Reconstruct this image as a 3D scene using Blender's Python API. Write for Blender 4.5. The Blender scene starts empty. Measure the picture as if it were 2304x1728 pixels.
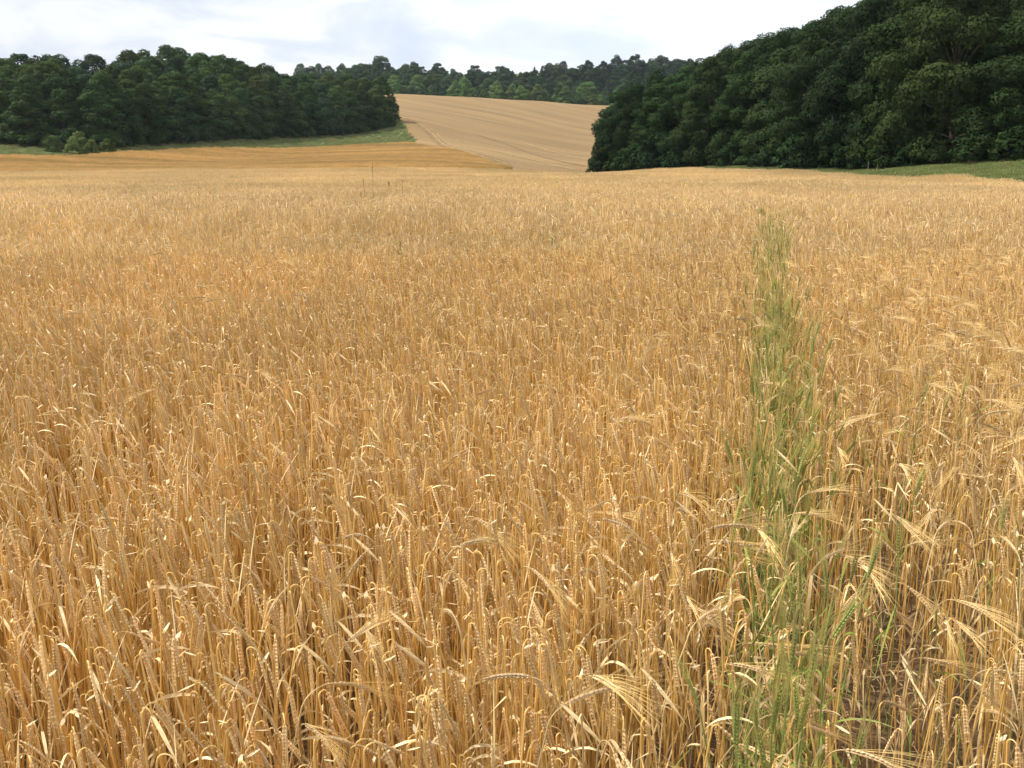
import bpy, math, random
import numpy as np
from mathutils import Vector, Matrix

# ------------------------------------------------------------------ camera, sky, sun, exposure
scene = bpy.context.scene
COL = scene.collection
F_PX = 1005.0
HORIZ = 150.0
PITCH = math.atan((384 - HORIZ) / F_PX)
EYE = 1.65
CROP = 0.70

cam_data = bpy.data.cameras.new("camera")
cam_data.sensor_width = 36.0
cam_data.lens = 36.0 * F_PX / 1024.0
cam_data.clip_start = 0.05
cam_data.clip_end = 9000
cam = bpy.data.objects.new("camera", cam_data)
cam.location = (0, 0, EYE)
cam.rotation_euler = (math.pi / 2 - PITCH, 0, 0)
COL.objects.link(cam)
scene.camera = cam

SUN_EL = math.radians(54)
SUN_AZ = math.radians(-80)            # measured from +Y towards +X
sun_data = bpy.data.lights.new("sun", 'SUN')
sun_data.energy = 5.0
sun_data.angle = math.radians(2)
sun_data.color = (1.0, 0.95, 0.86)
sun = bpy.data.objects.new("sun", sun_data)
sd = Vector((math.sin(SUN_AZ) * math.cos(SUN_EL), math.cos(SUN_AZ) * math.cos(SUN_EL), math.sin(SUN_EL)))
sun.rotation_euler = sd.to_track_quat('Z', 'Y').to_euler()
COL.objects.link(sun)

world = bpy.data.worlds.new("World")
scene.world = world
world.use_nodes = True
wt = world.node_tree
wt.nodes.clear()
def wn(t, **k):
    n = wt.nodes.new(t)
    for a, b in k.items():
        setattr(n, a, b)
    return n
sky = wn('ShaderNodeTexSky', sky_type='NISHITA', sun_disc=False)
sky.sun_elevation = SUN_EL
sky.sun_rotation = SUN_AZ
sky.altitude = 100
skm = wn('ShaderNodeVectorMath', operation='SCALE'); skm.inputs['Scale'].default_value = 0.10
wt.links.new(sky.outputs[0], skm.inputs[0])
tc = wn('ShaderNodeTexCoord')
mp = wn('ShaderNodeMapping'); mp.inputs['Scale'].default_value = (1.0, 1.0, 2.8)
wt.links.new(tc.outputs['Generated'], mp.inputs[0])
n1 = wn('ShaderNodeTexNoise'); n1.inputs['Scale'].default_value = 3.2; n1.inputs['Detail'].default_value = 8; n1.inputs['Roughness'].default_value = 0.55
n1.inputs['Distortion'].default_value = 0.25
n2 = wn('ShaderNodeTexNoise'); n2.inputs['Scale'].default_value = 8.0; n2.inputs['Detail'].default_value = 6; n2.inputs['Distortion'].default_value = 0.4
wt.links.new(mp.outputs[0], n1.inputs['Vector']); wt.links.new(mp.outputs[0], n2.inputs['Vector'])
cov = wn('ShaderNodeMapRange'); cov.inputs['From Min'].default_value = 0.22; cov.inputs['From Max'].default_value = 0.52
cov.inputs['To Min'].default_value = 0.80; cov.inputs['To Max'].default_value = 1.0
wt.links.new(n1.outputs[0], cov.inputs['Value'])
ramp = wn('ShaderNodeValToRGB')
ramp.color_ramp.elements[0].position = 0.38; ramp.color_ramp.elements[0].color = (0.63, 0.70, 0.815, 1)
ramp.color_ramp.elements[1].position = 0.60; ramp.color_ramp.elements[1].color = (0.90, 0.915, 0.94, 1)
e = ramp.color_ramp.elements.new(0.50); e.color = (0.73, 0.785, 0.865, 1)
wt.links.new(n2.outputs[0], ramp.inputs[0])
# the cloud layer is thinner and brighter to the right of the view
sep = wn('ShaderNodeSeparateXYZ'); wt.links.new(tc.outputs['Generated'], sep.inputs[0])
br = wn('ShaderNodeMapRange', interpolation_type='SMOOTHSTEP'); br.inputs['From Min'].default_value = -0.45; br.inputs['From Max'].default_value = 0.35
br.inputs['To Min'].default_value = 0.93; br.inputs['To Max'].default_value = 1.22
wt.links.new(sep.outputs['X'], br.inputs['Value'])
cs = wn('ShaderNodeVectorMath', operation='SCALE')
wt.links.new(ramp.outputs[0], cs.inputs[0]); wt.links.new(br.outputs[0], cs.inputs['Scale'])
mx = wn('ShaderNodeMix', data_type='RGBA')
wt.links.new(cov.outputs[0], mx.inputs[0]); wt.links.new(skm.outputs[0], mx.inputs[6]); wt.links.new(cs.outputs[0], mx.inputs[7])
bg = wn('ShaderNodeBackground'); bg.inputs['Strength'].default_value = 1.0
out = wn('ShaderNodeOutputWorld')
wt.links.new(mx.outputs[2], bg.inputs[0]); wt.links.new(bg.outputs[0], out.inputs[0])

scene.view_settings.view_transform = 'Standard'
scene.view_settings.look = 'None'
scene.view_settings.exposure = 0.26
scene.view_settings.gamma = 1.0
scene.cycles.max_bounces = 6
scene.cycles.diffuse_bounces = 4
scene.cycles.transmission_bounces = 4
scene.cycles.glossy_bounces = 2

# ------------------------------------------------------------------ helpers
def tag(o, label=None, cat=None, group=None, kind=None):
    if label: o['label'] = label
    if cat: o['category'] = cat
    if group: o['group'] = group
    if kind: o['kind'] = kind
    return o

def mat(name, color=(0.5, 0.5, 0.5), rough=0.7, trans=0.0, use_attr=None, use_objcol=False,
        jitter=0.0, hue=0.0, noise=None, spec=0.3, ramp=None, thin=None):
    m = bpy.data.materials.new(name); m.use_nodes = True
    nt = m.node_tree; N = nt.nodes; L = nt.links
    N.clear()
    o = N.new('ShaderNodeOutputMaterial')
    b = N.new('ShaderNodeBsdfPrincipled')
    b.inputs['Roughness'].default_value = rough
    b.inputs['Specular IOR Level'].default_value = spec
    col = None
    if use_attr:
        a = N.new('ShaderNodeAttribute'); a.attribute_name = use_attr; col = a.outputs['Color']
    elif use_objcol:
        a = N.new('ShaderNodeObjectInfo'); col = a.outputs['Color']
    else:
        r = N.new('ShaderNodeRGB'); r.outputs[0].default_value = (*color, 1); col = r.outputs[0]
    if noise:
        # list of (scale vector, low, high) brightness patches fixed to the thing
        for (sc, lo, hi, det) in noise:
            g = N.new('ShaderNodeNewGeometry')
            mpn = N.new('ShaderNodeMapping'); mpn.inputs['Scale'].default_value = sc
            L.new(g.outputs['Position'], mpn.inputs[0])
            nz = N.new('ShaderNodeTexNoise'); nz.inputs['Scale'].default_value = 1.0; nz.inputs['Detail'].default_value = det
            L.new(mpn.outputs[0], nz.inputs['Vector'])
            mr = N.new('ShaderNodeMapRange'); mr.inputs['From Min'].default_value = 0.3; mr.inputs['From Max'].default_value = 0.7
            mr.inputs['To Min'].default_value = lo; mr.inputs['To Max'].default_value = hi
            L.new(nz.outputs[0], mr.inputs['Value'])
            vm = N.new('ShaderNodeVectorMath'); vm.operation = 'SCALE'
            L.new(col, vm.inputs[0]); L.new(mr.outputs[0], vm.inputs['Scale'])
            col = vm.outputs[0]
    if jitter or hue:
        oi = N.new('ShaderNodeObjectInfo')
        h = N.new('ShaderNodeHueSaturation')
        mr = N.new('ShaderNodeMapRange'); mr.inputs['To Min'].default_value = 1 - jitter; mr.inputs['To Max'].default_value = 1 + jitter
        L.new(oi.outputs['Random'], mr.inputs['Value']); L.new(mr.outputs[0], h.inputs['Value'])
        wv = N.new('ShaderNodeMath'); wv.operation = 'MULTIPLY_ADD'; wv.inputs[1].default_value = 7.31; wv.inputs[2].default_value = 0.0
        fr = N.new('ShaderNodeMath'); fr.operation = 'FRACT'
        L.new(oi.outputs['Random'], wv.inputs[0]); L.new(wv.outputs[0], fr.inputs[0])
        mr2 = N.new('ShaderNodeMapRange'); mr2.inputs['To Min'].default_value = 0.5 - hue; mr2.inputs['To Max'].default_value = 0.5 + hue
        L.new(fr.outputs[0], mr2.inputs['Value']); L.new(mr2.outputs[0], h.inputs['Hue'])
        L.new(col, h.inputs['Color']); col = h.outputs[0]
    L.new(col, b.inputs['Base Color'])
    if trans > 0:
        t = N.new('ShaderNodeBsdfTranslucent'); L.new(col, t.inputs[0])
        ms = N.new('ShaderNodeMixShader'); ms.inputs[0].default_value = trans
        L.new(b.outputs[0], ms.inputs[1]); L.new(t.outputs[0], ms.inputs[2]); L.new(ms.outputs[0], o.inputs[0])
    else:
        L.new(b.outputs[0], o.inputs[0])
    return m

def add_bump(m, scale, strength, dist=0.05):
    nt = m.node_tree; N = nt.nodes; L = nt.links
    b = [n for n in N if n.type == 'BSDF_PRINCIPLED'][0]
    g = N.new('ShaderNodeNewGeometry'); nz = N.new('ShaderNodeTexNoise'); nz.inputs['Scale'].default_value = scale; nz.inputs['Detail'].default_value = 6
    L.new(g.outputs['Position'], nz.inputs['Vector'])
    bp = N.new('ShaderNodeBump'); bp.inputs['Strength'].default_value = strength; bp.inputs['Distance'].default_value = dist
    L.new(nz.outputs[0], bp.inputs['Height']); L.new(bp.outputs[0], b.inputs['Normal'])
    return m

class MB:
    """collects vertices, faces and one colour per vertex"""
    def __init__(s): s.V = []; s.F = []; s.C = []; s.n = 0
    def add(s, V, F, C):
        V = np.asarray(V, float); k = len(V)
        s.V.append(V)
        C = np.asarray(C, float)
        if C.ndim == 1: C = np.tile(C, (k, 1))
        s.C.append(C)
        F = np.asarray(F, int)
        s.F.append(F + s.n); s.n += k
    def merge(s, o, off=(0, 0, 0), rz=0.0, sc=1.0, cm=1.0):
        V = o.allV() * sc
        c, sn = math.cos(rz), math.sin(rz)
        V = V @ np.array([[c, sn, 0], [-sn, c, 0], [0, 0, 1]]) + np.asarray(off)
        s.V.append(V); s.C.append(o.allC() * cm)
        for F in o.F: s.F.append(F + s.n)
        s.n += o.n
    def allV(s): return np.concatenate(s.V) if s.V else np.zeros((0, 3))
    def allC(s): return np.concatenate(s.C) if s.C else np.zeros((0, 3))
    def mesh(s, name, mats, normals=None, smooth=False):
        me = bpy.data.meshes.new(name)
        V = s.allV()
        tri = [f for f in s.F if f.shape[1] == 3]; quad = [f for f in s.F if f.shape[1] == 4]
        T = np.concatenate(tri) if tri else np.zeros((0, 3), int)
        Q = np.concatenate(quad) if quad else np.zeros((0, 4), int)
        me.vertices.add(len(V)); me.vertices.foreach_set('co', V.astype(np.float32).ravel())
        loops = np.concatenate([T.ravel(), Q.ravel()]).astype(np.int32)
        me.loops.add(len(loops)); me.loops.foreach_set('vertex_index', loops)
        starts = np.concatenate([np.arange(len(T)) * 3, len(T) * 3 + np.arange(len(Q)) * 4]).astype(np.int32)
        me.polygons.add(len(starts)); me.polygons.foreach_set('loop_start', starts)
        me.update(calc_edges=True)
        me.polygons.foreach_set('use_smooth', np.full(len(starts), smooth or normals is not None))
        C = s.allC()
        a = me.color_attributes.new('tone', 'FLOAT_COLOR', 'POINT')
        a.data.foreach_set('color', np.hstack([C, np.ones((len(C), 1))]).astype(np.float32).ravel())
        for m in (mats if isinstance(mats, (list, tuple)) else [mats]): me.materials.append(m)
        if normals is not None:
            me.normals_split_custom_set_from_vertices(normals.tolist())
        return me

def link(name, me, parent=None, loc=None, rot=None, scl=None):
    o = bpy.data.objects.new(name, me); COL.objects.link(o)
    if parent: o.parent = parent
    if loc is not None: o.location = loc
    if rot is not None: o.rotation_euler = rot
    if scl is not None: o.scale = (scl,) * 3 if np.isscalar(scl) else scl
    return o

def norm(v): v = np.asarray(v, float); return v / (np.linalg.norm(v) + 1e-12)

def tube(mb, P, R, sides, C):
    P = np.asarray(P, float); n = len(P)
    T = np.gradient(P, axis=0); V = []
    ref = np.array([0.31, 0.87, 0.2])
    for i in range(n):
        t = norm(T[i]); a = norm(np.cross(t, ref)); b = np.cross(t, a)
        for k in range(sides):
            an = 2 * math.pi * k / sides
            V.append(P[i] + R[i] * (a * math.cos(an) + b * math.sin(an)))
    F = [(i * sides + k, i * sides + (k + 1) % sides, (i + 1) * sides + (k + 1) % sides, (i + 1) * sides + k) for i in range(n - 1) for k in range(sides)]
    C = np.asarray(C, float)
    if C.ndim == 2: C = np.repeat(C, sides, axis=0)
    mb.add(V, F, C)

def ribbon(mb, P, W, side, C):
    P = np.asarray(P, float); n = len(P); V = []
    for i in range(n):
        sv = side[i] if np.ndim(side) == 2 else side
        V.append(P[i] - sv * W[i] * 0.5); V.append(P[i] + sv * W[i] * 0.5)
    F = [(2 * i, 2 * i + 1, 2 * i + 3, 2 * i + 2) for i in range(n - 1)]
    C = np.asarray(C, float)
    if C.ndim == 2: C = np.repeat(C, 2, axis=0)
    mb.add(V, F, C)

def octa(mb, a, b, w, side, up, C, flat=0.7):
    m = a * 0.6 + b * 0.4
    V = [a, b, m + side * w, m + up * w * flat, m - side * w, m - up * w * flat]
    F = [(0, 2, 3), (0, 3, 4), (0, 4, 5), (0, 5, 2), (1, 3, 2), (1, 4, 3), (1, 5, 4), (1, 2, 5)]
    mb.add(V, F, C)

# ------------------------------------------------------------------ terrain from surveyed points
def row_slope(row): return math.tan(math.atan((384 - row) / F_PX) - PITCH)
def place(px, row, d):
    z = row_slope(row) * d
    depth = d * math.cos(PITCH) - z * math.sin(PITCH)
    return ((px - 512) / F_PX * depth, d, EYE + z)

CT = []   # (px, row, d, crop height to take off)
for px in (-250, 0, 250, 500, 760, 1024, 1300):
    CT += [(px, 204, 18, 1)]
for px, r30, r50, r90 in ((-250, 192, 184, 177), (0, 192, 184, 176), (250, 191, 182.5, 174), (500, 191, 183, 175.5),
                          (640, 191, 182.5, 173.5), (800, 190.5, 181.5, 171.5)):
    CT += [(px, r30, 30, 1), (px, r50, 50, 1), (px, r90, 88, 1)]
CT += [(1024, 191.5, 30, 1), (1024, 183.5, 52, 1), (1250, 192, 32, 1), (1250, 172, 66, 0)]
CT += [(-250, 171, 135, 1), (0, 170.4, 140, 1), (180, 169, 145, 1), (350, 167.3, 150, 1), (500, 169.2, 150, 1), (590, 173.5, 138, 1), (670, 168.3, 120, 1),
       (780, 169.5, 98, 1)]
CT += [(-250, 153, 195, 1), (0, 152.5, 195, 1), (77, 154.5, 198, 1), (212, 146.5, 238, 1), (405, 140.5, 300, 1),
       (340, 153, 225, 1), (448, 150.5, 245, 0), (488, 163, 205, 0), (515, 171, 180, 0)]
CT += [(-250, 140, 225, 0), (0, 144, 215, 0), (38, 148.5, 209, 0), (96, 150.5, 212, 0), (154, 146, 230, 0), (212, 142, 253, 0), (270, 138.5, 283, 0), (386, 128, 335, 0),
       (397, 121, 350, 0)]
CT += [(-250, 108, 300, 0), (0, 100, 300, 0), (70, 94, 300, 0), (130, 91, 300, 0), (200, 95, 315, 0), (230, 102, 330, 0), (300, 110, 400, 0), (350, 108, 440, 0)]
CT += [(0, 82, 400, 0), (130, 77, 400, 0), (250, 92, 450, 0)]
CT += [(560, 170, 205, 0), (600, 172.5, 195, 0), (540, 150, 290, 0), (610, 151, 290, 0), (470, 131, 340, 0), (600, 132, 375, 0),
       (450, 112, 430, 0), (600, 117, 465, 0), (394, 94, 550, 0), (472, 97.4, 550, 0), (540, 101, 550, 0), (610, 105.5, 550, 0), (750, 112, 550, 0), (200, 92, 600, 0), (0, 90, 600, 0)]
CT += [(300, 103, 640, 0), (400, 106, 630, 0), (500, 108, 630, 0), (600, 113, 630, 0), (750, 116, 630, 0), (400, 92, 710, 0), (600, 96, 710, 0), (750, 96, 710, 0),
       (300, 83, 800, 0), (400, 81, 800, 0), (600, 79, 800, 0), (750, 76, 800, 0), (0, 84, 800, 0), (1024, 80, 800, 0), (-250, 88, 800, 0), (1300, 88, 800, 0)]
CT += [(0, 92, 1500, 0), (512, 92, 1500, 0), (1024, 92, 1500, 0), (0, 130, 3500, 0), (512, 130, 3500, 0), (1024, 130, 3500, 0), (-300, 130, 3500, 0), (1300, 130, 3500, 0)]
CT += [(592, 173, 165, 0), (640, 170, 152, 0), (690, 167, 142, 0), (780, 166.5, 122, 0), (880, 168.5, 103, 0), (960, 163.5, 93, 0), (1024, 159.5, 88, 0), (1250, 150, 80, 0),
       (1024, 182.3, 57, 1), (1024, 179, 67, 0), (880, 174.5, 76, 1), (880, 172.5, 88, 0), (820, 170.7, 90, 1), (1250, 184, 46, 1)]
CT += [(769, 128, 170, 0), (900, 112, 165, 0), (1024, 100, 165, 0), (1250, 95, 165, 0), (690, 146, 190, 0), (625, 165, 190, 0),
       (769, 100, 230, 0), (900, 85, 240, 0), (1100, 78, 240, 0), (1024, 100, 400, 0), (800, 115, 400, 0)]
_x = []; _s = []
for px, row, d, cr in CT:
    X, Y, Z = place(px, row, d)
    _x.append((X / (Y + 8.0) * 4.0, math.log(Y + 8.0) * 1.6)); _s.append((Z - (CROP if cr else 0) - EYE) / (Y + 8.0))
_x = np.array(_x); _s = np.array(_s)
def _phi(r): return np.where(r > 1e-9, r * r * np.log(r + 1e-12), 0.0)
_K = _phi(np.linalg.norm(_x[:, None] - _x[None], axis=2)) + np.eye(len(_x)) * 2e-3
_P = np.hstack([np.ones((len(_x), 1)), _x])
_A = np.block([[_K, _P], [_P.T, np.zeros((3, 3))]])
_w = np.linalg.solve(_A, np.concatenate([_s, np.zeros(3)]))
def ground_z(X, Y):
    X = np.atleast_1d(np.asarray(X, float)); Y = np.atleast_1d(np.asarray(Y, float))
    Yc = np.maximum(Y, 8.0)
    u = np.clip(X / (Yc + 8.0), -1.05, 1.05) * 4.0; v = np.log(Yc + 8.0) * 1.6
    q = np.stack([u, v], 1); outz = np.zeros(len(q))
    for i in range(0, len(q), 40000):
        qq = q[i:i + 40000]
        K = _phi(np.linalg.norm(qq[:, None] - _x[None], axis=2))
        outz[i:i + 40000] = K @ _w[:len(_x)] + _w[-3] + qq @ _w[-2:]
    z = EYE + outz * (Yc + 8.0)
    t = np.clip((Y - 9.0) / 10.0, 0, 1); t = t * t * (3 - 2 * t)
    return z * t
def gz(x, y): return float(ground_z(x, y)[0])

def in_poly(X, Y, poly):
    inside = np.zeros(len(X), bool); n = len(poly)
    for i in range(n):
        x1, y1 = poly[i]; x2, y2 = poly[(i + 1) % n]
        if y1 == y2: continue
        c = ((y1 > Y) != (y2 > Y)) & (X < (x2 - x1) * (Y - y1) / (y2 - y1) + x1)
        inside ^= c
    return inside
def line(pts): return [place(*p)[:2] for p in pts]

barley_far = line([(-420, 171, 132), (0, 170.4, 140), (180, 169, 145), (350, 167.3, 150), (500, 169.2, 150), (560, 172, 143), (590, 173.5, 138), (640, 169.5, 127), (670, 168.3, 120),
                   (780, 169.5, 98), (830, 171, 88), (880, 174.5, 76), (1024, 182.3, 57), (1300, 200, 40)])
barley_poly = [(-150, -7)] + barley_far + [(60, 20), (40, -7)]
gold_poly = line([(-420, 171, 141), (0, 170.4, 149), (180, 169, 154), (311, 167, 159), (444, 168, 164), (488, 170, 172), (512, 171, 180),
                  (488, 163, 205), (470, 157, 225), (448, 150.5, 245), (425, 144, 275), (408, 141, 298), (300, 143.5, 262), (212, 146.5, 238), (140, 150.5, 214), (77, 154.5, 198), (48, 155, 195), (0, 152, 193), (-420, 150, 195)])
left_wood_front = [(-300, 143, 217), (0, 144, 215), (38, 148.5, 209), (96, 150.5, 212), (154, 146, 230), (212, 142, 253), (270, 138.5, 283), (340, 132, 312), (386, 128, 335), (399, 121, 350)]
grass_left_poly = line([(-420, 150, 195), (0, 152, 193), (48, 155, 195), (77, 154.5, 198), (140, 150.5, 214), (212, 146.5, 238), (300, 143.5, 262), (408, 141, 298), (417, 139, 305), (407, 134, 325), (405, 127, 340), (400, 119, 352), (395, 116, 358)]
                       + [(p[0], p[1] - 4, p[2] + 5) for p in left_wood_front[::-1]])
left_wood_poly = line([(p[0], p[1] - 4, p[2] + 5) for p in left_wood_front] + [(385, 110, 440), (350, 96, 520), (-400, 80, 520)])
right_wood_front = [(586, 173, 170), (592, 173, 165), (640, 170, 152), (690, 167, 142), (780, 166.5, 122), (880, 168.5, 103), (960, 163.5, 93), (1024, 159.5, 88), (1250, 150, 80), (1500, 150, 76)]
right_wood_poly = line(right_wood_front + [(1600, 80, 260), (760, 80, 260), (650, 120, 240), (600, 160, 200)])
grass_right_poly = line([(610, 172, 140), (640, 169.5, 131), (670, 168.3, 124), (780, 169.5, 101), (830, 171, 91), (880, 174.5, 79), (1024, 182.3, 59), (1300, 200, 42), (1900, 200, 40), (1900, 150, 70)] + right_wood_front[::-1][1:])
far_wood_poly = line([(-300, 100, 590), (350, 100, 595), (394, 103, 600), (610, 110, 600), (1500, 110, 600), (1600, 80, 1000), (-500, 80, 1000)])

M_soil = add_bump(mat('soil', (0.115, 0.066, 0.030), 0.95, noise=[((6, 6, 6), .6, 1.35, 6), ((0.8, 0.8, 0.8), .8, 1.2, 3)]), 35, 0.9)
M_grass = add_bump(mat('meadow', (0.10, 0.135, 0.042), 0.9, noise=[((0.25, 0.25, 0.25), .75, 1.25, 4), ((3, 3, 3), .7, 1.3, 4)]), 4, 0.8, 0.3)
M_floor = add_bump(mat('leaf_litter', (0.05, 0.045, 0.025), 0.95, noise=[((1, 1, 1), .6, 1.3, 4)]), 3, 0.8, 0.2)

def stubble_mat():
    m = mat('stubble', (0.46, 0.27, 0.11), 0.9)
    nt = m.node_tree; N = nt.nodes; L = nt.links
    b = [n for n in N if n.type == 'BSDF_PRINCIPLED'][0]
    g = N.new('ShaderNodeNewGeometry')
    nz0 = N.new('ShaderNodeTexNoise'); nz0.inputs['Scale'].default_value = 0.008; nz0.inputs['Detail'].default_value = 1
    L.new(g.outputs['Position'], nz0.inputs['Vector'])
    wob = N.new('ShaderNodeVectorMath'); wob.operation = 'SCALE'; wob.inputs['Scale'].default_value = 46.0
    L.new(nz0.outputs['Color'], wob.inputs[0])
    ad = N.new('ShaderNodeVectorMath'); L.new(g.outputs['Position'], ad.inputs[0]); L.new(wob.outputs[0], ad.inputs[1])
    rot = N.new('ShaderNodeMapping'); rot.inputs['Rotation'].default_value = (0, 0, math.radians(57))
    L.new(ad.outputs[0], rot.inputs[0])
    col = None
    for k, (sx, sy, lo, hi, w) in enumerate(((0.022, 0.006, 0, 1, 1.0), (0.16, 0.006, 0, 1, 1.0), (0.75, 0.012, 0, 1, 1.0), (2.2, 0.9, 0, 1, 1))):
        sc = N.new('ShaderNodeMapping'); sc.inputs['Scale'].default_value = (sy, sx, 0.0)
        L.new(rot.outputs[0], sc.inputs[0])
        nz = N.new('ShaderNodeTexNoise'); nz.inputs['Scale'].default_value = 1; nz.inputs['Detail'].default_value = 3
        L.new(sc.outputs[0], nz.inputs['Vector'])
        rr = N.new('ShaderNodeValToRGB')
        c = [((0.125, 0.073, 0.029), (0.235, 0.143, 0.056)), ((0.085, 0.050, 0.022), (0.29, 0.178, 0.068)), ((0.125, 0.077, 0.030), (0.31, 0.195, 0.060)), ((0.135, 0.082, 0.030), (0.30, 0.195, 0.068))][k]
        rr.color_ramp.elements[0].position = 0.40; rr.color_ramp.elements[0].color = (*c[0], 1)
        rr.color_ramp.elements[1].position = 0.60; rr.color_ramp.elements[1].color = (*c[1], 1)
        L.new(nz.outputs[0], rr.inputs[0])
        if col is None: col = rr.outputs[0]
        else:
            mxn = N.new('ShaderNodeMix'); mxn.data_type = 'RGBA'; mxn.inputs[0].default_value = (0, .5, .42, .30)[k]
            L.new(col, mxn.inputs[6]); L.new(rr.outputs[0], mxn.inputs[7]); col = mxn.outputs[2]
    L.new(col, b.inputs['Base Color'])
    return add_bump(m, 2.5, 0.6, 0.15)
M_stub = stubble_mat()

def build_ground():
    ys = [-7.0]
    while ys[-1] < 2600:
        y = ys[-1]; d = y + 8.0
        st = d * (0.03 if y < 40 else 0.008 if y < 700 else 0.03)
        ys.append(y + max(st, 0.12))
    ys = np.array(ys); us = np.linspace(-1.9, 1.9, 900)
    Y, U = np.meshgrid(ys, us, indexing='ij'); X = U * (Y + 8.0)
    Z = ground_z(X.ravel(), Y.ravel()).reshape(X.shape)
    nr, nc = X.shape
    idx = np.arange(nr * nc).reshape(nr, nc)
    Q = np.stack([idx[:-1, :-1], idx[:-1, 1:], idx[1:, 1:], idx[1:, :-1]], -1).reshape(-1, 4)
    V = np.stack([X.ravel(), Y.ravel(), Z.ravel()], 1)
    cen = V[Q].mean(1)
    reg = np.full(len(Q), 3)                 # stubble by default
    def put(poly, r): reg[in_poly(cen[:, 0], cen[:, 1], poly)] = r
    put(far_wood_poly, 2); put(left_wood_poly, 2); put(right_wood_poly, 2)
    put(grass_left_poly, 1); put(grass_right_poly, 1)
    put(barley_poly, 0); put(gold_poly, 0)
    reg[(cen[:, 1] < 175) & (reg == 3) & (cen[:, 0] < 18)] = 0
    reg[(cen[:, 1] < 60) & (reg == 3)] = 1
    reg[cen[:, 1] > 900] = 1
    for r, (nm, m) in enumerate((('soil', M_soil), ('grass_margin', M_grass), ('woodland_floor', M_floor), ('stubble_field', M_stub))):
        q = Q[reg == r]; used, inv = np.unique(q, return_inverse=True)
        mb = MB(); mb.add(V[used], inv.reshape(-1, 4), (0.3, 0.3, 0.3))
        tag(link(nm, mb.mesh(nm, m, smooth=True)), kind='structure')
build_ground()

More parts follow.
